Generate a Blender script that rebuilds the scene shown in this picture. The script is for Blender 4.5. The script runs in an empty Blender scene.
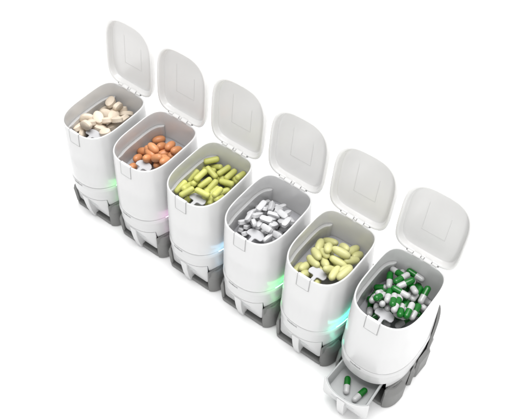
import bpy, bmesh, math, random
import numpy as np
from mathutils import Vector, Matrix, Quaternion

random.seed(7)
U = 0.06            # one pitch of the row in metres
ZR = 1.87           # height of the bin rim above the ground, in pitches
SC = bpy.context.scene
COL = SC.collection

# ------------------------------------------------------------------ camera fit (pitch units, rim level z = 0)
CAM = np.array([6.813970, -5.865612, 7.981058])
AZ, EL, ROLL, FPX = -0.633803, 0.885236, 0.025665, 788.9893
_f = np.array([math.cos(EL)*math.sin(AZ), math.cos(EL)*math.cos(AZ), -math.sin(EL)])
_r = np.array([math.cos(AZ), -math.sin(AZ), 0.0])
_u = np.cross(_r, _f)
RT = _r*math.cos(ROLL) + _u*math.sin(ROLL)
UP = -_r*math.sin(ROLL) + _u*math.cos(ROLL)
FW = _f

# ------------------------------------------------------------------ materials
def mat(name, color, rough=0.35, spec=0.5, noise=0.0, nscale=400.0, bump=0.0, sss=0.0, coat=0.0, trans=0.0, vary=0.0):
    if name != 'white_paper': color = tuple(c*0.88 for c in color)
    m = bpy.data.materials.new(name); m.use_nodes = True
    nt = m.node_tree; b = nt.nodes['Principled BSDF']
    b.inputs['Base Color'].default_value = (*color, 1)
    b.inputs['Roughness'].default_value = rough
    b.inputs['Specular IOR Level'].default_value = spec
    if coat: 
        b.inputs['Coat Weight'].default_value = coat; b.inputs['Coat Roughness'].default_value = 0.12
    if sss:
        b.inputs['Subsurface Weight'].default_value = sss
        b.inputs['Subsurface Radius'].default_value = (0.004, 0.004, 0.004)
        b.inputs['Subsurface Scale'].default_value = 1.0
    if trans:
        b.inputs['Transmission Weight'].default_value = trans
    tc = nt.nodes.new('ShaderNodeTexCoord')
    n = nt.nodes.new('ShaderNodeTexNoise'); n.inputs['Scale'].default_value = nscale; n.inputs['Detail'].default_value = 4
    nt.links.new(tc.outputs['Object'], n.inputs['Vector'])
    if noise:
        mx = nt.nodes.new('ShaderNodeMix'); mx.data_type = 'RGBA'
        mx.inputs['A'].default_value = (*[c*(1-noise) for c in color], 1)
        mx.inputs['B'].default_value = (*[min(1, c*(1+noise)) for c in color], 1)
        nt.links.new(n.outputs['Fac'], mx.inputs['Factor']); nt.links.new(mx.outputs['Result'], b.inputs['Base Color'])
    if vary:   # every pill a little lighter or darker than the next
        oi = nt.nodes.new('ShaderNodeObjectInfo'); hs = nt.nodes.new('ShaderNodeHueSaturation')
        vr = nt.nodes.new('ShaderNodeMapRange'); vr.inputs['To Min'].default_value = 1-vary; vr.inputs['To Max'].default_value = 1+vary
        nt.links.new(oi.outputs['Random'], vr.inputs['Value']); nt.links.new(vr.outputs['Result'], hs.inputs['Value'])
        src = b.inputs['Base Color'].links[0].from_socket
        nt.links.new(src, hs.inputs['Color']); nt.links.new(hs.outputs['Color'], b.inputs['Base Color'])
    mr = nt.nodes.new('ShaderNodeMapRange')
    mr.inputs['To Min'].default_value = max(0.02, rough-0.015); mr.inputs['To Max'].default_value = rough+0.015
    nt.links.new(n.outputs['Fac'], mr.inputs['Value']); nt.links.new(mr.outputs['Result'], b.inputs['Roughness'])
    if bump:
        bp = nt.nodes.new('ShaderNodeBump'); bp.inputs['Strength'].default_value = bump; bp.inputs['Distance'].default_value = 0.0003
        nt.links.new(n.outputs['Fac'], bp.inputs['Height']); nt.links.new(bp.outputs['Normal'], b.inputs['Normal'])
    return m

def glow_mat(name, color, strength):
    m = bpy.data.materials.new(name); m.use_nodes = True
    b = m.node_tree.nodes['Principled BSDF']
    b.inputs['Base Color'].default_value = (0.8, 0.8, 0.8, 1)
    b.inputs['Emission Color'].default_value = (*color, 1)
    b.inputs['Emission Strength'].default_value = strength
    return m

M = dict(
    white=mat('glossy_white_plastic', (0.63, 0.63, 0.63), 0.20, 0.5, 0.005, 60, sss=0.6),
    lid_panel=mat('greyer_lid_plastic', (0.69, 0.685, 0.677), 0.2, 0.5, 0.005, 60, sss=0.4),
    lid=mat('satin_lid_plastic', (0.78, 0.775, 0.765), 0.18, 0.5, 0.005, 60, sss=0.4),
    base=mat('satin_white_plastic', (0.60, 0.60, 0.60), 0.30, 0.4, 0.005, 60),
    grey=mat('matt_grey_plastic', (0.185, 0.185, 0.18), 0.45, 0.35, 0.05, 500, 0.06),
    floor=mat('pale_grey_floor_plastic', (0.44, 0.44, 0.46), 0.45, 0.4, 0.02, 300),
    paddle=mat('pale_paddle_plastic', (0.50, 0.50, 0.515), 0.4, 0.4, 0.01, 300),
    ink=mat('grey_print', (0.16, 0.16, 0.16), 0.6, 0.2, 0.02),
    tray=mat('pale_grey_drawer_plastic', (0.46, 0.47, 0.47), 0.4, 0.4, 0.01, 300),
    line=mat('faint_moulded_line', (0.66, 0.655, 0.647), 0.4, 0.3, 0.02),
    seam=mat('gap_shade_and_detent_grey', (0.36, 0.36, 0.36), 0.6, 0.2, 0.02),  # shade of the tab gap as flat grey; also colours the detent
    pin=mat('steel_pin', (0.22, 0.22, 0.22), 0.4, 0.5, 0.02),
    beige=mat('beige_tablet', (0.72, 0.62, 0.50), 0.6, 0.3, 0.10, 900, 0.35, vary=0.10),
    orange=mat('orange_softgel', (0.62, 0.27, 0.12), 0.36, 0.4, 0.08, 500, 0.08, vary=0.12),
    green=mat('yellow_green_caplet', (0.57, 0.58, 0.17), 0.42, 0.35, 0.08, 800, 0.2, vary=0.10),
    chalk=mat('white_caplet', (0.62, 0.62, 0.63), 0.55, 0.3, 0.05, 900, 0.3, vary=0.07),
    cream=mat('pale_yellow_tablet', (0.61, 0.60, 0.28), 0.40, 0.4, 0.07, 600, 0.12, vary=0.08),
    capg=mat('green_gelatin', (0.004, 0.14, 0.012), 0.22, 0.5, 0.04, 400),
    capw=mat('white_gelatin', (0.52, 0.52, 0.52), 0.2, 0.5, 0.02, 400),
)

# ------------------------------------------------------------------ mesh helpers (inputs in pitch units, z relative to rim)
def W(v): return Vector((v[0]*U, v[1]*U, (v[2]+ZR)*U))

def link(name, me, m, parent=None, smooth=True, angle=35, loc=None):
    if smooth:
        for p in me.polygons: p.use_smooth = True
        me.set_sharp_from_angle(angle=math.radians(angle))
    o = bpy.data.objects.new(name, me); COL.objects.link(o)
    if m: me.materials.append(m)
    if parent: o.parent = parent
    if loc is not None: o.location = loc
    return o

def finish(name, bm, m, parent=None, smooth=True, angle=35, bevel=0.0, seg=2):
    bmesh.ops.recalc_face_normals(bm, faces=bm.faces[:])
    me = bpy.data.meshes.new(name); bm.to_mesh(me); bm.free()
    o = link(name, me, m, parent, smooth, angle)
    if bevel:
        md = o.modifiers.new('Bevel', 'BEVEL'); md.width = bevel*U; md.segments = seg; md.limit_method = 'ANGLE'
        md.angle_limit = math.radians(40)
    return o

N = 144
YC = -0.58
SEAM = -1.02
def shape(z):
    """half width, front and back depth and front squareness of the body outline at height z: it swells and rounds downwards"""
    t = min(1.0, max(0.0, z/SEAM))
    u = t**0.9
    return 0.43+0.056*u, 0.555+0.078*u, 0.58+0.03*u, 3.0-0.6*t, 5.0-0.9*t
def outline(z=0.0, off=0.0, n=N):
    """closed plan outline (start at the right-hand middle, counter-clockwise), evenly spaced along its length"""
    ax, bf, bb, nf, nb = shape(z)
    ax += off; bf += off; bb += off
    pts = []
    for i in range(3000):
        t = 2*math.pi*i/3000
        c, q = math.cos(t), math.sin(t)
        e = nb if q > 0 else nf
        d = bb if q > 0 else bf
        pts.append((ax*math.copysign(abs(c)**(2/e), c), YC + d*math.copysign(abs(q)**(2/e), q)))
    pts = np.array(pts)
    d = np.r_[0, np.cumsum(np.hypot(*np.diff(np.r_[pts, pts[:1]], axis=0).T))]
    q = np.linspace(0, d[-1], n, endpoint=False)
    xs = np.interp(q, d, np.r_[pts[:, 0], pts[0, 0]]); ys = np.interp(q, d, np.r_[pts[:, 1], pts[0, 1]])
    return list(zip(xs, ys))
def front_y(x, z, off=0.0):
    ax, bf, bb, nf, nb = shape(z)
    return YC - (bf+off)*max(0.0, 1-abs(x/(ax+off))**nf)**(1/nf)

def loft(bm, rings, cap0=False, cap1=False, closed=True):
    vs = [[bm.verts.new(W(p)) for p in r] for r in rings]
    n = len(rings[0])
    for a, b in zip(vs, vs[1:]):
        for i in range(n if closed else n-1):
            j = (i+1) % n
            bm.faces.new((a[i], a[j], b[j], b[i]))
    if cap0: bm.faces.new(vs[0][::-1])
    if cap1: bm.faces.new(vs[-1])
    return vs
def ring(z, off=0.0, zs=None): return [(x, y, z) for x, y in outline(z if zs is None else zs, off)]

def box(bm, x0, x1, y0, y1, z0, z1):
    loft(bm, [[(x0, y0, z0), (x1, y0, z0), (x1, y1, z0), (x0, y1, z0)],
              [(x0, y0, z1), (x1, y0, z1), (x1, y1, z1), (x0, y1, z1)]], True, True)
def prism(bm, plan, z0, z1, plan1=None):
    plan1 = plan1 or plan
    loft(bm, [[(x, y, z0) for x, y in plan], [(x, y, z1) for x, y in plan1]], True, True)

def tube(bm, path, r, n=8, closed=False):
    rings = []
    P = [Vector(p) for p in path]
    for i, p in enumerate(P):
        d = (P[min(i+1, len(P)-1)] - P[max(i-1, 0)]).normalized()
        a = d.orthogonal().normalized() if abs(d.z) > 0.9 else d.cross(Vector((0, 0, 1))).normalized()
        b = d.cross(a).normalized()
        rings.append([tuple(p + a*(r*math.cos(2*math.pi*k/n)) + b*(r*math.sin(2*math.pi*k/n))) for k in range(n)])
    loft(bm, rings, True, True)

# ------------------------------------------------------------------ dispenser parts
def make_bin(root):
    bm = bmesh.new()
    rr = [ring(SEAM+0.000, -0.05), ring(SEAM+0.001, -0.010), ring(SEAM+0.006, -0.002)]
    for z in (-1.0, -0.9, -0.8, -0.7, -0.6, -0.5, -0.4, -0.3, -0.2, -0.1, -0.02): rr.append(ring(z))
    rr += [ring(-0.005, -0.0015), ring(-0.001, -0.004), ring(0.0, -0.007), ring(0.0, -0.0145), ring(-0.003, -0.0185)]
    for z in (-0.03, -0.15, -0.28, -0.42, -0.56, -0.74): rr.append(ring(z, -0.021))
    loft(bm, rr, True, True)
    b = finish('bin', bm, M['white'], root, angle=50)
    # floor plate
    bm = bmesh.new()
    loft(bm, [ring(-0.555, -0.024, -0.53), ring(-0.532, -0.024, -0.53), ring(-0.526, -0.030, -0.53)], True, True)
    finish('floor_plate', bm, M['floor'], b)
    # ledges along both long inner walls
    for s in (-1, 1):
        bm = bmesh.new()
        o_ = outline(-0.28, -0.0215); i_ = outline(-0.28, -0.064); ob = outline(-0.5, -0.0215); ib = outline(-0.5, -0.060)
        idx = [i for i, (x, y) in enumerate(o_) if x*s > (0.295 if y > YC else 0) and -0.99 < y < (-0.03 if s < 0 else -0.12)]
        idx.sort(key=lambda i: o_[i][1])
        rs = []
        for k, i in enumerate(idx):
            e = len(idx)-1-k
            g = min(1.0, 0.45+0.35*e, 0.15+0.2*k)
            mixp = lambda p, q: (p[0]+(q[0]-p[0])*g, p[1]+(q[1]-p[1])*g)
            m1 = mixp(o_[i], i_[i]); m2 = mixp(ob[i], ib[i])
            rs.append([(*o_[i], -0.270), (*mixp(o_[i], m1), -0.271), (*m1, -0.280), (*m1, -0.292), (*m2, -0.70), (*ob[i], -0.70)])
        loft(bm, rs, True, True)
        finish('ledge', bm, M['white'], b, angle=50)
    # latch tab on the front; grey strips paint the shade of the gap round it
    def tabgrid(x0, x1, z0, z1, off, th, nx=10):
        bm = bmesh.new()
        rs = []
        for k in range(nx+1):
            x = x0+(x1-x0)*k/nx
            rs.append([(x, front_y(x, z0, off), z0), (x, front_y(x, z1, off), z1),
                       (x, front_y(x, z1, off-th), z1), (x, front_y(x, z0, off-th), z0)])
        loft(bm, rs, True, True)
        return bm
    t = finish('latch_tab', tabgrid(-0.088, 0.088, -0.214, 0.004, 0.006, 0.034), M['white'], b, bevel=0.004)
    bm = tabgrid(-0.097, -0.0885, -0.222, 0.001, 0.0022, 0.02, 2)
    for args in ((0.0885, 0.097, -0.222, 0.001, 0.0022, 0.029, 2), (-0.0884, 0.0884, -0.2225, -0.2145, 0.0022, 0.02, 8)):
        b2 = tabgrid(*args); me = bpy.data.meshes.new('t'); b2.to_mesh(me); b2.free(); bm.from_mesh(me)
    finish('tab_gap_shade', bm, M['seam'], t, smooth=False)
    # paddle: flat mushroom shape on a stem
    hd = [(0.026, -1.06), (0.026, -0.872), (0.034, -0.862), (0.050, -0.857), (0.105, -0.857), (0.124, -0.842), (0.130, -0.805),
          (0.116, -0.763), (0.080, -0.734), (0.03, -0.722)]
    pl = hd + [(-x, y) for x, y in hd[::-1]]
    bm = bmesh.new(); prism(bm, pl, -0.315, -0.292)
    finish('paddle', bm, M['paddle'], b, smooth=False, bevel=0.008)
    return b

TH = math.radians(96)
LE = np.array([0, -math.cos(TH), math.sin(TH)])      # up along the open lid
LN = np.array([0, -math.sin(TH), -math.cos(TH)])     # inner face looks to the front
def make_lid(root):
    H0 = np.array([0, 0.014, -0.008])
    def P(x, l, d): return tuple(H0 + np.array([x, 0, 0]) + LE*l + LN*d)
    def lr(off, d): return [P(x*1.045, (-y+0.004)*1.0, d) for x, y in outline(0, off)]
    bm = bmesh.new()
    rr = [lr(-0.06, -0.105), lr(-0.025, -0.102), lr(-0.008, -0.088), lr(0.000, -0.065), lr(0.005, -0.010), lr(0.003, -0.002), lr(-0.003, 0.002),
          lr(-0.018, 0.003), lr(-0.026, 0.001), lr(-0.032, -0.006), lr(-0.036, -0.020), lr(-0.046, -0.070), lr(-0.051, -0.080), lr(-0.062, -0.086), lr(-0.09, -0.087)]
    loft(bm, rr, True, True)
    l = finish('lid', bm, M['lid'], root, angle=60)
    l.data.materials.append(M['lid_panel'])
    for p in l.data.polygons:      # the recessed panel is greyer than the moulded lip round it
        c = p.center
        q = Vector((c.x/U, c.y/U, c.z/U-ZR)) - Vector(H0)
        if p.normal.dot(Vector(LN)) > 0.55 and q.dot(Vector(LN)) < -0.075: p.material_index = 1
    # moulded outline on the inner face
    bm = bmesh.new()
    def strip(a, b, w=0.0018):
        dx, dy = b[0]-a[0], b[1]-a[1]; q = math.hypot(dx, dy); nx, ny = -dy/q*w, dx/q*w
        c = [(a[0]+nx, a[1]+ny), (a[0]-nx, a[1]-ny), (b[0]-nx, b[1]-ny), (b[0]+nx, b[1]+ny)]
        loft(bm, [[P(x, y, -0.0868) for x, y in c], [P(x, y, -0.0855) for x, y in c]], False, True)
    A, B, C_, D = (-0.155, 0.84), (-0.155, 0.37), (0.165, 0.37), (0.165, 0.74)
    strip(A, (B[0], B[1]+0.003)); strip((B[0]-0.0022, B[1]), (C_[0]+0.0022, C_[1])); strip((C_[0], C_[1]+0.003), D)
    finish('moulded_line', bm, M['line'], l, smooth=False)
    # hinge: dark pin, three short barrels and two longer knuckles that lap over the rim
    bm = bmesh.new(); tube(bm, [(-0.232, 0.008, 0.008), (0.232, 0.008, 0.008)], 0.011, 10)
    finish('hinge_pin', bm, M['pin'], l)
    for x0, x1 in ((-0.212, -0.135), (-0.014, 0.020), (0.141, 0.212)):
        bm = bmesh.new(); tube(bm, [(x0, 0.010, 0.006), (x1, 0.010, 0.006)], 0.022, 14)
        finish('hinge_barrel', bm, M['lid'], l)
    for x0, x1 in ((-0.126, -0.024), (0.030, 0.131)):
        bm = bmesh.new()
        pr = [(0.032, -0.004), (-0.014, -0.004), (-0.028, 0.002), (-0.030, 0.014), (-0.020, 0.028), (0.004, 0.036), (0.032, 0.036)]
        loft(bm, [[(x0, y, z) for y, z in pr], [(x1, y, z) for y, z in pr]], True, True)
        finish('hinge_knuckle', bm, M['lid'], l, angle=60, bevel=0.004)
    return l

BT = SEAM-0.006          # top of the base
def make_base(root):
    bm = bmesh.new()
    S_ = SEAM
    loft(bm, [ring(BT+0.002, -0.035, S_), ring(BT, -0.010, S_), ring(BT-0.004, -0.003, S_), ring(-1.05, 0.001, S_), ring(-1.085, 0.006, S_), ring(-1.105, 0.007, S_), ring(-1.125, 0.003, S_), ring(-1.15, 0.000, S_),
              ring(-1.22, -0.004, S_), ring(-1.298, -0.008, S_)], True, True)
    b = finish('base_shell', bm, M['base'], root, angle=50)
    # skirt below it: a C in plan, open to the front for the drawer
    sx = 0.345; yb = -0.50
    ref = outline(S_, -0.02)
    def cplan(off, z):
        o = outline(S_, off)
        keep = [i for i, (x, y) in enumerate(ref) if not (y < -0.6 and abs(x) < sx+0.012)]
        k = max(range(len(keep)), key=lambda i: (keep[i]-keep[i-1]) % N)
        out = [o[i] for i in keep[k:] + keep[:k]]
        return [(x, y, z) for x, y in out] + [(-sx, front_y(sx, S_, off), z), (-sx, yb, z), (sx, yb, z), (sx, front_y(sx, S_, off), z)]
    bm = bmesh.new()
    loft(bm, [cplan(-0.009, -1.2985), cplan(-0.018, -1.40), cplan(-0.028, -1.48), cplan(-0.05, -1.60)], True, True)
    finish('skirt', bm, M['base'], b, angle=40)
    # small maker's word between the seam and the ring
    cu = bpy.data.curves.new('word', 'FONT'); cu.body = 'loadback'; cu.size = 0.045*U; cu.extrude = 0.0005*U
    cu.align_x = 'LEFT'; cu.align_y = 'CENTER'; cu.space_character = 1.05
    tmp = bpy.data.objects.new('word', cu); COL.objects.link(tmp)
    dg = bpy.context.evaluated_depsgraph_get()
    me = bpy.data.meshes.new_from_object(tmp.evaluated_get(dg))
    bpy.data.objects.remove(tmp)
    me.transform(Matrix.Rotation(math.radians(90), 4, 'X'))
    for v in me.vertices:
        x = v.co.x/U - 0.150; z = v.co.z/U - 1.062; d = v.co.y/U
        v.co = W((x, front_y(x, S_, 0.0035) - 0.001 + d, z))
    me.materials.clear()
    link('lettering', me, M['ink'], b, smooth=False)
    return b

DT, DB, PB = -1.310, -1.520, -1.750      # top and bottom of the drawer, foot of its front panel
def make_drawer(root):
    # hollow tray whose front follows the bow of the base
    hw = 0.318; nx = 16
    def plan(hwf, hwb, off, back, z):
        fr = [(-hwf+2*hwf*k/nx, z) for k in range(nx+1)]
        pts = [(x, front_y(x, SEAM, off), z) for x, _ in fr]
        return pts + [(hwb, back, z), (-hwb, back, z)]
    bm = bmesh.new(); t = 0.020
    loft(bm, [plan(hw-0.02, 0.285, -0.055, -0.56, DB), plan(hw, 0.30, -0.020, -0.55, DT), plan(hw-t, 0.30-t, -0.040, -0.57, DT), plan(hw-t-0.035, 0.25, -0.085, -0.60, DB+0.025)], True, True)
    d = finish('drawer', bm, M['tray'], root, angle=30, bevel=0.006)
    # bowed front panel: straight lower edge, upper edge following the base
    bm = bmesh.new(); nx2 = 44; rs = []
    for k in range(nx2+1):
        f = -1+2*k/nx2
        xt, xb = 0.345*f, 0.346*f
        e_ = max(0.0, (abs(f)-0.84)/0.16); up = 0.075*(1-math.sqrt(max(0.0, 1-e_*e_)))
        yt = front_y(xt, SEAM, -0.004); yb = -1.062
        th = 0.030
        m = [(xt*(1-t_)+xb*t_, yt*(1-t_)+yb*t_, DT+0.004+(PB+up-DT)*t_) for t_ in (0, 0.33, 0.66, 1.0)]
        rs.append(m + [(xb*0.97, yb+th, PB+up+0.004), (xt*0.97, yt+th*0.6, DT+0.004)])
    loft(bm, rs, True, True)
    f = finish('drawer_front', bm, M['base'], d, angle=40, bevel=0.008, seg=3)
    # pull: a wedge-shaped fin standing out from the panel towards its foot
    bm = bmesh.new()
    prof = [(0.060, -1.207, DT-0.025, 0.03), (0.054, -1.200, -1.48, 0.07), (0.050, -1.178, -1.66, 0.11), (0.047, -1.128, -1.862, 0.11)]
    rs = [[(-w, y, z), (w, y, z), (w, y+q, z), (-w, y+q, z)] for w, y, z, q in prof]
    loft(bm, rs, True, True)
    finish('pull', bm, M['base'], f, angle=40, bevel=0.008)
    bm = bmesh.new()
    tube(bm, [(0, -1.095, DB+0.020), (0, -1.095, DB+0.034)], 0.012, 14)
    finish('detent', bm, M['seam'], d)
    return d

def make_dock(root):
    def rounded(poly, r=0.05):
        out = []
        n = len(poly)
        for i in range(n):
            p0, p1, p2 = Vector(poly[i-1]), Vector(poly[i]), Vector(poly[(i+1) % n])
            a = (p0-p1); b = (p2-p1); q = min(r, a.length*0.45, b.length*0.45)
            s = p1+a.normalized()*q; e = p1+b.normalized()*q
            for k in range(5):
                t = k/4
                out.append(tuple((1-t)**2*s+2*t*(1-t)*p1+t*t*e))
        return out
    outer = [(-0.385, -1.105), (0.385, -1.105), (0.445, -0.94), (0.475, -0.75), (0.475, 0.0), (0.38, 0.10), (-0.38, 0.10), (-0.475, 0.0), (-0.475, -0.75), (-0.445, -0.94)]
    bm = bmesh.new()
    prism(bm, rounded(outer, 0.06), -1.868, -1.80)
    d = finish('dock', bm, M['grey'], root, angle=40, bevel=0.012)
    # C-shaped wall: two sides and the back, its upper edge chamfered inwards
    half_o = [(0.378, -1.100), (0.400, -1.060), (0.441, -0.94), (0.472, -0.75), (0.473, -0.4), (0.472, -0.01), (0.378, 0.095)]
    half_i = [(0.342, -1.085), (0.350, -1.02), (0.378, -0.93), (0.405, -0.75), (0.408, -0.4), (0.405, -0.05), (0.345, 0.035)]
    oo = half_o + [(-x, y) for x, y in half_o[::-1]]
    ii = half_i + [(-x, y) for x, y in half_i[::-1]]
    bm = bmesh.new(); rs = []
    for (ox, oy), (ix, iy) in zip(oo, ii):
        cx, cy = ox*0.65+ix*0.35, oy*0.65+iy*0.35
        zt = -1.40 if oy > -1.02 else -1.43
        ux, uy = ox*1.02, (oy+0.5)*1.02-0.5
        rs.append([(ox, oy, -1.8005), (ux, uy, zt-0.08), (cx*1.02, cy, zt), (ix*1.04, iy, zt+0.0), (ix, iy, -1.8005)])
    loft(bm, rs, True, True)
    finish('side_wall', bm, M['grey'], d, angle=25, bevel=0.008)
    # interlocking teeth on the right
    def tooth(pl, z0, z1, in_=0.045, ch=0.10):
        bm = bmesh.new()
        n = len(pl)
        c = (sum(x for x, y in pl)/n, sum(y for x, y in pl)/n)
        top = [(x-(in_ if x > c[0] else 0.0), y) for x, y in pl]
        loft(bm, [[(x, y, z0) for x, y in pl], [(x, y, z1-ch) for x, y in pl], [(x, y, z1) for x, y in top]], True, True)
        finish('tooth', bm, M['grey'], d, smooth=False, bevel=0.006)
    arc = []
    for k in range(15):
        t = k/14
        p0, p1, p2, p3 = (0.380, -1.108), (0.480, -1.085), (0.528, -0.960), (0.526, -0.800)
        arc.append(tuple((1-t)**3*p0[j]+3*t*(1-t)**2*p1[j]+3*t*t*(1-t)*p2[j]+t**3*p3[j] for j in (0, 1)))
    bm = bmesh.new(); rs = []
    for x, y in arc:
        q = (x-0.40, y+0.85); m = math.hypot(*q); nx_, ny_ = q[0]/m, q[1]/m
        rs.append([(x-0.012*nx_, y-0.012*ny_, -1.867), (x, y, -1.855), (x+0.004*nx_, y+0.004*ny_, -1.56), (x-0.004*nx_, y-0.004*ny_, -1.535), (x-0.062*nx_, y-0.062*ny_, -1.445), (x-0.095*nx_, y-0.095*ny_, -1.435), (x-0.095*nx_, y-0.095*ny_, -1.867)])
    loft(bm, rs, True, True)
    finish('corner_guard', bm, M['grey'], d, angle=35)
    tooth([(0.486, -0.63), (0.525, -0.585), (0.520, -0.555), (0.486, -0.54)], -1.866, -1.42)
    tooth([(0.486, -0.47), (0.522, -0.43), (0.535, -0.18), (0.486, -0.15)], -1.866, -1.40)
    # curved back support that rises behind the bin
    bm = bmesh.new()
    o_ = outline(SEAM, 0.040); i_ = outline(SEAM, 0.010)
    o2 = outline(-0.7, 0.050); i2 = outline(-0.7, 0.012)
    idx = [i for i, (x, y) in enumerate(o_) if y > -0.22]
    order = sorted(idx, key=lambda i: math.atan2(o_[i][1]+0.58, o_[i][0]))
    rs = []
    for i in order:
        t = min(1.0, max(0.0, (o_[i][1]+0.22)/0.22))
        top = -1.10+0.42*t**0.7
        g = (top+1.02)/0.32 if top > -1.02 else 0
        mo = tuple(o_[i][k]*(1-g)+o2[i][k]*g for k in (0, 1)); mi = tuple(i_[i][k]*(1-g)+i2[i][k]*g for k in (0, 1))
        rs.append([(*o_[i], -1.55), (*o_[i], min(-1.12, top-0.03)), (*mo, top-0.02), ((mo[0]*2+mi[0])/3, (mo[1]*2+mi[1])/3, top), (*mi, top), (*i_[i], -1.55)])
    loft(bm, rs, True, True)
    finish('back_support', bm, M['grey'], d, angle=40)
    return d

def make_light(root, color, strength):
    bm = bmesh.new()
    o = outline(SEAM, 0.000)
    path = [(x, y, SEAM-0.004) for x, y in o if x > 0.30 and -0.93 < y < -0.15]
    path.sort(key=lambda p: p[1])
    tube(bm, path, 0.0042, 8)
    return finish('status_light', bm, glow_mat('status_light_glow', color, strength), root)

def thing(name, label, cat, group=None, loc=(0, 0, 0)):
    o = bpy.data.objects.new(name, None); COL.objects.link(o)
    o.empty_display_size = 0.01
    o.location = loc; o['label'] = label; o['category'] = cat
    if group: o['group'] = group
    return o

GROUP_D = 'modular pill dispensers standing in a row'
DL = ['white dispenser holding beige tablets, green glow at its foot',
      'white dispenser holding orange pills, faint pink glow at its foot',
      'white dispenser holding yellow-green oblong pills, pale blue glow at its foot',
      'white dispenser heaped with small white caplets, green glow at its foot',
      'white dispenser holding pale yellow oval pills, turquoise glow at its foot',
      'white dispenser holding green and white capsules, its small drawer pulled open']
GLOW = [((0.3, 1.0, 0.4), 2.2), ((1.0, 0.55, 0.9), 1.6), ((0.45, 0.8, 1.0), 2.4), ((0.2, 1.0, 0.45), 3.6), ((0.15, 1.0, 0.68), 4.5), None]

def build_dispenser(root, pull):
    make_bin(root); make_lid(root); make_base(root); make_drawer(root); make_dock(root)
def copy_tree(o, parent):
    c = o.copy(); COL.objects.link(c); c.parent = parent
    for ch in o.children: copy_tree(ch, c)
    return c
roots = []
for i in range(6):
    r = thing('pill_dispenser', DL[i], 'pill dispenser', GROUP_D, (i*U, 0, 0))
    if i == 0: build_dispenser(r, 0.0)
    else:
        for ch in list(roots[0].children):
            if ch.name.startswith('status_light'): continue
            c = copy_tree(ch, r)
            if i == 5 and ch.name.startswith('drawer'): c.location.y = -0.395*U
    roots.append(r)
    FLOORS = (-0.526, -0.526, -0.575, -0.526, -0.526, -0.66)
    for ch in r.children:
        for g_ in ch.children:
            if g_.name.startswith('floor_plate'):
                g_.location.z = (FLOORS[i]+0.526)*U
for i, r in enumerate(roots):
    if GLOW[i]: make_light(r, *GLOW[i])

# ------------------------------------------------------------------ pills
def revolve(prof, n=20, flat=1.0):
    """prof: list of (x along axis, radius) in pitch units; returns mesh centred on origin, axis X; flat squashes Z"""
    bm = bmesh.new()
    rings = []
    for x, r in prof:
        rings.append([bm.verts.new((x*U, r*math.cos(2*math.pi*k/n)*U, r*math.sin(2*math.pi*k/n)*flat*U)) for k in range(n)])
    for a, b in zip(rings, rings[1:]):
        for k in range(n): bm.faces.new((a[k], a[(k+1) % n], b[(k+1) % n], b[k]))
    bm.faces.new(rings[0][::-1]); bm.faces.new(rings[-1])
    bmesh.ops.recalc_face_normals(bm, faces=bm.faces[:])
    return bm
def to_mesh(name, bm, m, angle=60):
    me = bpy.data.meshes.new(name); bm.to_mesh(me); bm.free()
    for p in me.polygons: p.use_smooth = True
    me.set_sharp_from_angle(angle=math.radians(angle)); me.materials.append(m)
    return me
def cap_prof(L, r, k=8, e=2.0):
    h = L/2-r; out = []
    for i in range(k+1):
        t = math.pi/2*(1-i/k)*0.985
        out.append((-h-r*math.sin(t)**(2/e), r*math.cos(t)**(2/e)))
    return out + [(-x, q) for x, q in out[::-1]]
def ell_prof(L, r, e, k=18):
    out = []
    for i in range(k+1):
        t = -math.pi/2*0.97 + math.pi*0.97*i/k
        s, c = math.sin(t), math.cos(t)
        out.append((L/2*math.copysign(abs(s)**(2/e), s), r*abs(c)**(2/e)))
    return out
def tablet(L, w, th, band, name, m, e=2.0, dome=0.6):
    """biconvex tablet: outline superellipse L x w, a straight band and two domed faces"""
    bm = bmesh.new(); n = 48; rings = []
    def rg(s, z):
        r = []
        for k in range(n):
            t = 2*math.pi*k/n; c, q = math.cos(t), math.sin(t)
            r.append(bm.verts.new((L/2*s_adj(s, L)*math.copysign(abs(c)**(2/e), c)*U, w/2*s*math.copysign(abs(q)**(2/e), q)*U, z*U)))
        return r
    def s_adj(s, L): return 1-(1-s)*w/L*1.0
    lv = [(q, band/2+(th-band)/2*(1-q**2.4)) for q in (0.08, 0.25, 0.42, 0.58, 0.72, 0.84, 0.93, 0.975, 1.0)]
    for s, z in [(s, -z) for s, z in lv] + [(s, z) for s, z in lv[::-1]]: rings.append(rg(s, z))
    for a, b in zip(rings, rings[1:]):
        for k in range(n): bm.faces.new((a[k], a[(k+1) % n], b[(k+1) % n], b[k]))
    bm.faces.new(rings[0][::-1]); bm.faces.new(rings[-1])
    bmesh.ops.recalc_face_normals(bm, faces=bm.faces[:])
    return to_mesh(name, bm, m, 45)

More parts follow.
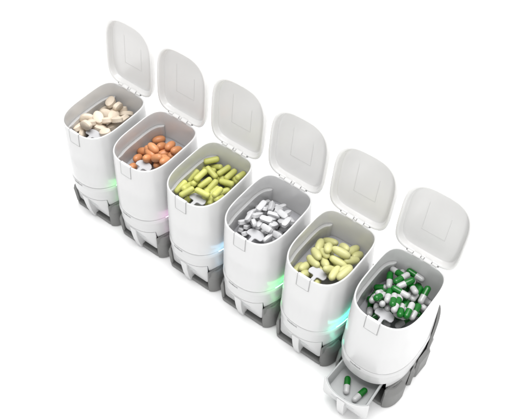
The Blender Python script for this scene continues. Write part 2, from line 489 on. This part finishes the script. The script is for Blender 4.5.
# each heap: (name, label, category, group, L, r for packing, zoom origin, zoom scale, end points in zoom px, extra hidden)
Z = 6.55
HEAPS = [
 dict(i=0, L=0.235, r=0.047, o=(65, 80), s=6.55, fill=14, P=[
  (290,176,306,113),(328,178,364,172),(222,212,312,193),(93,256,190,248),(205,212,236,282),(243,268,296,264),(288,258,342,213),
  (345,228,446,222),(185,292,268,328),(268,328,372,268),(66,330,122,285),(108,290,168,300),(160,285,200,268),(240,335,288,352),
  (308,262,368,262),(370,262,404,243),(102,368,128,338),(222,352,262,372),(150,318,196,310),(160,330,100,310)]),
 dict(i=1, L=0.205, r=0.053, o=(115, 110), s=6.55, fill=5, P=[
  (243,206,331,184),(220,220,281,278),(278,244,334,232),(333,258,389,212),(149,270,218,271),(206,262,260,308),(278,298,366,272),(368,274,436,254),
  (190,330,234,308),(243,322,302,308),(355,308,397,285),(300,344,356,322),(262,366,310,350),(128,327,172,304),(104,382,132,364),(195,345,235,325),(290,330,340,310)]),
 dict(i=2, L=0.235, r=0.043, o=(170, 142), s=6.55, fill=28, P=[
  (216,132,327,108),(238,162,306,238),(265,162,340,166),(310,216,396,158),(112,262,188,182),(163,252,238,183),(178,304,277,234),(238,330,310,248),
  (30,332,109,254),(57,358,162,298),(323,254,418,278),(362,244,432,184),(388,208,446,268),(438,238,487,204),(322,344,402,288),(285,354,336,305),
  (258,388,302,346),(172,330,252,336),(148,278,187,248),(84,308,127,288),(226,362,246,318),(104,388,128,362),(300,378,342,358),(244,416,272,398),(128,345,200,330)]),
 dict(i=3, L=0.180, r=0.034, o=(230, 180), s=6.55, fill=34, P=[
  (184,197,228,143),(214,162,258,144),(263,198,276,146),(293,192,363,168),(243,214,332,242),(320,206,372,248),(203,246,273,272),(110,268,147,208),
  (58,280,128,266),(153,308,188,243),(154,236,204,224),(213,298,268,334),(178,312,207,272),(288,264,348,302),(350,302,388,253),(333,326,378,308),(264,302,302,288),
  (285,345,327,372),(68,332,82,298),(88,358,113,338),(380,244,408,282),(224,388,284,368),(328,264,352,282),(282,330,332,357),(204,182,232,190),(180,216,232,214),
  (240,190,262,180),(100,312,136,288),(373,292,412,268),(154,268,162,292),(264,356,302,390),(244,408,272,394),(300,212,332,184),(345,236,392,206),(140,250,170,300),
  (230,260,300,250),(180,330,226,350),(120,230,172,204),(240,340,280,322)]),
 dict(i=4, L=0.262, r=0.052, o=(290, 220), s=6.55, fill=12, P=[
  (178,202,208,130),(212,134,312,154),(240,226,262,138),(152,190,192,252),(118,238,186,304),(203,240,244,308),(278,182,392,242),(254,238,378,312),
  (372,222,447,178),(333,166,378,196),(358,270,452,262),(412,246,472,222),(266,388,320,308),(314,386,402,312),(30,342,82,288),(68,322,128,288),
  (214,336,302,314),(188,408,278,400),(204,198,246,238),(163,416,187,388),(328,342,402,308),(78,362,122,348),(150,300,210,330),(240,360,290,330)]),
 # for the two-tone capsules the first end is the green one
 dict(i=5, L=0.262, r=0.043, o=(358, 258), s=5.66, fill=75, P=[
  (274,64,377,132),(182,80,176,172),(203,142,292,88),(320,120,218,168),(262,108,186,56),(356,150,264,192),(362,162,300,246),(402,160,348,260),(190,164,294,224),
  (142,128,126,232),(184,176,162,250),(112,192,74,248),(74,248,64,328),(194,270,208,204),(278,234,250,334),(234,228,200,304),(268,342,312,252),(348,262,298,348),
  (140,236,134,278),(176,212,166,300),(110,232,104,292),(300,330,212,392),(236,330,250,262),(206,328,198,372),(150,340,170,388),(236,236,214,330),(100,230,150,205),(330,250,380,290),(300,300,250,340),(290,140,330,200),(210,190,240,240),(150,190,110,200)]),
]
NAMES = ['tablet', 'softgel', 'caplet', 'caplet', 'pill', 'capsule']
LAB = ['beige oval tablet in the heap inside the dispenser at the far end', 'orange egg-shaped pill in the heap of orange pills',
       'yellow-green oblong pill in the heap of yellow-green pills', 'small white caplet in the heap of white caplets',
       'pale yellow oval pill in the heap of pale yellow pills', 'green and white capsule in the bin above the open drawer']
GRP = ['beige tablets', 'orange pills', 'yellow-green pills', 'small white caplets', 'pale yellow pills', 'green and white capsules in the bin']
CATS = ['tablet', 'pill', 'pill', 'pill', 'pill', 'capsule']

mesh0 = tablet(0.240, 0.150, 0.098, 0.052, 'tablet', M['beige'], 1.85)
mesh1 = to_mesh('softgel', revolve(ell_prof(0.205, 0.061, 2.2), 24), M['orange'])
mesh2 = to_mesh('caplet', revolve(cap_prof(0.235, 0.044, 7, 2.4), 20), M['green'])
mesh3 = tablet(0.185, 0.080, 0.062, 0.044, 'caplet', M['chalk'], 3.6)
mesh4 = to_mesh('pill', revolve(ell_prof(0.268, 0.057, 2.4), 24), M['cream'])
def half(L, r, x0, x1, sgn):
    p = [(x, q) for x, q in cap_prof(L, r, 8)]
    if sgn > 0: q = [(x0, 0.0005), (x0, r)] + [a for a in p if a[0] > x0+1e-4]
    else: q = [a for a in p if a[0] < x0-1e-4] + [(x0, r), (x0, 0.0005)]
    return q
mesh5w = to_mesh('capsule', revolve(half(0.258, 0.0405, 0.012, 0, -1), 22), M['capw'])
mesh5g = to_mesh('cap', revolve(half(0.266, 0.0430, -0.004, 0, 1), 22), M['capg'])
MESH = [mesh0, mesh1, mesh2, mesh3, mesh4, mesh5w]

def ray(u, v):
    d = RT*((u-262)/FPX) - UP*((v-209.5)/FPX) + FW
    return d
def pix(X):
    q = X-CAM
    z = q@FW
    return np.array([262+FPX*(q@RT)/z, 209.5-FPX*(q@UP)/z])
def at_z(u, v, z):
    d = ray(u, v); return CAM + d*((z-CAM[2])/d[2])
def segdist(p1, q1, p2, q2):
    # closest distance between two segments
    d1, d2, r = q1-p1, q2-p2, p1-p2
    a, e, f = d1@d1, d2@d2, d2@r
    c, b = d1@r, d1@d2
    den = a*e-b*b
    s = min(1, max(0, (b*f-c*e)/den)) if den > 1e-12 else 0.0
    t = (b*s+f)/e
    if t < 0: t = 0; s = min(1, max(0, -c/a))
    elif t > 1: t = 1; s = min(1, max(0, (b-c)/a))
    return np.linalg.norm((p1+d1*s)-(p2+d2*t))

def solve_axis(u1, v1, u2, v2, L, zc):
    cx, cy = (u1+u2)/2, (v1+v2)/2
    C0 = at_z(cx, cy, zc)
    A, B = at_z(u1, v1, zc), at_z(u2, v2, zc)
    h = (B-A)/np.linalg.norm(B-A)
    d = ray(cx, cy); d = d/np.linalg.norm(d)
    vv = -(d - (d@h)*h); vv = vv/np.linalg.norm(vv)
    m = math.hypot(u2-u1, v2-v1); best = None
    for k in range(-13, 14):
        ph = math.radians(5*k)
        ax = h*math.cos(ph)+vv*math.sin(ph)
        if abs(ax[2]) > 0.85: continue
        ap = np.linalg.norm(pix(C0+ax*L/2)-pix(C0-ax*L/2))
        cost = abs(ap-m)+0.6*abs(ax[2])*4
        if best is None or cost < best[0]: best = (cost, ax)
    return cx, cy, best[1]

rng = random.Random(11)
def inside(p, m):
    ax, bf, bb, nf, nb = shape(p[2])
    x, y = p[0], p[1]
    front = y < YC
    n = nf if front else nb
    return abs(x/(ax-m))**n+abs((y-YC)/((bf if front else bb)-m))**n <= 1
PADDLE = (np.array([-0.10, -0.80, -0.303]), np.array([0.10, -0.80, -0.303]))
STEM = (np.array([0, -1.05, -0.303]), np.array([0, -0.85, -0.303]))
for H in HEAPS:
    i, L, r = H['i'], H['L'], H['r']
    FLOOR = FLOORS[i]
    placed = []
    items = []
    for (x1, y1, x2, y2) in H['P']:
        u1, v1, u2, v2 = H['o'][0]+x1/H['s'], H['o'][1]+y1/H['s'], H['o'][0]+x2/H['s'], H['o'][1]+y2/H['s']
        items.append(solve_axis(u1, v1, u2, v2, L, -0.43) + (True,))
    fill = []
    tries = 0
    base_pts = [(cx, cy) for cx, cy, _, _ in items]
    while len(fill) < H['fill'] and tries < 400:
        tries += 1
        a, b = rng.sample(base_pts, 2)
        t = rng.uniform(0.3, 0.7)
        cx, cy = a[0]*t+b[0]*(1-t), a[1]*t+b[1]*(1-t)+1.0
        if math.hypot(a[0]-b[0], a[1]-b[1]) > 30: continue
        ang = rng.uniform(0, math.pi); tl = rng.uniform(-0.35, 0.35)
        fill.append((cx, cy, np.array([math.cos(ang)*math.cos(tl), math.sin(ang)*math.cos(tl), math.sin(tl)]), False))
    off = np.array([i, 0, 0.0])
    hl = L/2-r
    def try_place(cx, cy, ax, slack, zmax):
        d = ray(cx, cy); z = FLOOR+r+abs(ax[2])*hl
        while z < zmax:
            c = CAM + d*((z-CAM[2])/d[2]) - off
            p, q = c-ax*hl, c+ax*hl
            if inside(p, 0.028+r*0.9) and inside(q, 0.028+r*0.9):
                bad = any(np.linalg.norm((p+q)/2-(p2+q2)/2) < L+0.02 and segdist(p, q, p2, q2) < 2*r*slack for p2, q2 in placed)
                if not bad:
                    for t in (-1.0, -0.5, 0.0, 0.5, 1.0):
                        w_ = c+ax*hl*t
                        if w_[2] > -0.36:
                            dv = w_+off-CAM; hp = CAM + dv*((-0.303-CAM[2])/dv[2]) - off
                            if abs(hp[0]) < 0.127+r*0.7 and -0.865-r*0.7 < hp[1] < -0.735+r*0.7: bad = True
                if not bad: bad = segdist(p, q, *PADDLE) < r+0.035 or segdist(p, q, *STEM) < r+0.02
                if not bad: return c, p, q
            z += 0.006
        return None
    for cx, cy, ax, vis in fill + items[::-1]:
        got = None
        if vis:
            for slack, zmax, tilt in ((0.90, -0.22, 0), (0.80, -0.18, 0), (0.70, -0.18, 0), (0.80, -0.18, 0.5), (0.8, -0.18, -0.5), (0.6, -0.12, 0)):
                a2 = ax
                if tilt:
                    a2 = ax+np.array([0, 0, tilt]); a2 = a2/np.linalg.norm(a2)
                got = try_place(cx, cy, a2, slack, zmax)
                if got: ax = a2; break
            if not got: print('dropped', i, round(cx), round(cy))
        else:
            got = try_place(cx, cy, ax, 0.88 if i in (1, 4) else 0.80, FLOOR+(0.20 if i < 5 else 0.30))
        if not got: continue
        c, p, q = got
        placed.append((p, q))
        X = Vector(ax)
        zup = Vector((0, 0, 1)) if abs(ax[2]) < 0.95 else Vector((0, 1, 0))
        Yv = zup.cross(X).normalized(); Zv = X.cross(Yv).normalized()
        roll = rng.uniform(-0.6, 0.6) if i in (0, 3) else rng.uniform(0, 6.28)
        if i in (0, 3) and rng.random() < 0.3: roll += math.pi/2*rng.choice((-1, 1))*0.75
        R = Matrix((X, Yv, Zv)).transposed() @ Matrix.Rotation(roll, 3, 'X')
        if i == 5: R = R @ Matrix.Rotation(math.pi, 3, 'Z')   # green half towards the first end
        o = bpy.data.objects.new(NAMES[i], MESH[i]); COL.objects.link(o)
        o.location = W(c+off); o.rotation_mode = 'QUATERNION'; o.rotation_quaternion = R.to_quaternion()
        o['label'] = LAB[i]; o['category'] = CATS[i]; o['group'] = GRP[i]
        if i == 5:
            g_ = bpy.data.objects.new('cap', mesh5g); COL.objects.link(g_); g_.parent = o

# two capsules lying in the open drawer
for (x1, y1, x2, y2), lab in (((148, 192, 138, 288), 'green and white capsule in the open drawer, lying straight near its left wall'),
                              ((243, 262, 176, 322), 'green and white capsule in the open drawer, lying slanted towards its front right')):
    zc = DB+0.025+0.043
    A = at_z(320+x1/5.3, 340+y1/5.3, zc); B = at_z(320+x2/5.3, 340+y2/5.3, zc)
    c = (A+B)/2; X = Vector(B-A).normalized(); Yv = Vector((0, 0, 1)).cross(X).normalized(); Zv = X.cross(Yv)
    R = Matrix((X, Yv, Zv)).transposed() @ Matrix.Rotation(math.pi, 3, 'Z')
    o = bpy.data.objects.new('capsule', mesh5w); COL.objects.link(o)
    o.location = W(c); o.rotation_mode = 'QUATERNION'; o.rotation_quaternion = R.to_quaternion()
    o['label'] = lab; o['category'] = 'capsule'; o['group'] = 'capsules in the open drawer'
    g_ = bpy.data.objects.new('cap', mesh5g); COL.objects.link(g_); g_.parent = o

# ------------------------------------------------------------------ white studio surface
bm = bmesh.new()
S = 3.0
vs = [bm.verts.new((x, y, 0.0)) for x, y in ((-S, -S), (S, -S), (S, S), (-S, S))]
bm.faces.new(vs)
g = finish('ground', bm, mat('white_paper', (0.96, 0.96, 0.96), 0.9, 0.1, 0.0), None, smooth=False)
g['kind'] = 'structure'

# ------------------------------------------------------------------ light
w = bpy.data.worlds.new('World'); SC.world = w; w.use_nodes = True
bg = w.node_tree.nodes['Background']
bg.inputs['Color'].default_value = (1, 1, 1, 1); bg.inputs['Strength'].default_value = 0.42
def area(name, loc, target, size, power, color=(1, 1, 1), sy=None):
    l = bpy.data.lights.new(name, 'AREA'); l.energy = power; l.size = size; l.color = color
    if sy: l.shape = 'RECTANGLE'; l.size_y = sy
    o = bpy.data.objects.new(name, l); COL.objects.link(o)
    o.location = loc
    o.rotation_euler = (Vector(target)-Vector(loc)).to_track_quat('-Z', 'Y').to_euler()
    return o
CTR = (2.5*U, -0.5*U, 0.08)
area('overhead_softbox', (0.1, 0.15, 1.6), CTR, 1.2, 23.0)
area('front_softbox', (1.0, -0.78, 0.36), CTR, 0.22, 2.3, sy=0.5)
# unseen lamps added between neighbouring dispensers to widen the coloured status glow
def lamp(i, color, power, y, z, length, height):
    l = bpy.data.lights.new('glow_fill_lamp', 'AREA'); l.energy = power; l.color = color; l.shape = 'RECTANGLE'
    l.size = length*U; l.size_y = height*U
    o = bpy.data.objects.new('glow_fill_lamp', l); COL.objects.link(o); o.location = W((0.5+i, y, z))
    # shines towards -x, long side along y, back end a little higher
    ax = Vector((0, math.cos(0.25), math.sin(0.25))); dz = Vector((1, 0, 0)); ay = dz.cross(ax)
    o.rotation_euler = Matrix((ax, ay, dz)).transposed().to_euler()
    return o
for i, (c, p) in enumerate((((0.20, 1.0, 0.25), 0.0012), ((1.0, 0.42, 0.85), 0.0007), ((0.35, 0.72, 1.0), 0.0012), ((0.10, 1.0, 0.20), 0.0020), ((0.08, 1.0, 0.62), 0.0028))):
    lamp(i, c, p*0.58, -0.81, -0.94, 0.52, 0.05)
    l = bpy.data.lights.new('dock_fill_lamp', 'POINT'); l.energy = p*0.20; l.color = c; l.shadow_soft_size = 0.05*U  # unseen point lamp added to tint the dock tops
    o = bpy.data.objects.new('dock_fill_lamp', l); COL.objects.link(o); o.location = W((0.5+i, -0.93, -1.34))

# ------------------------------------------------------------------ camera
cam = bpy.data.cameras.new('Camera'); co = bpy.data.objects.new('Camera', cam); COL.objects.link(co)
cam.sensor_width = 36; cam.lens = FPX/524*36; cam.clip_start = 0.01; cam.clip_end = 50
Rm = Matrix((RT, UP, -FW)).transposed().to_4x4()
Rm.translation = W(CAM)
co.matrix_world = Rm
SC.camera = co

SC.render.engine = 'CYCLES'
SC.view_settings.view_transform = 'Standard'; SC.view_settings.look = 'None'
SC.view_settings.exposure = 0.68; SC.view_settings.gamma = 1.0
SC.cycles.use_denoising = True
SC.cycles.max_bounces = 10
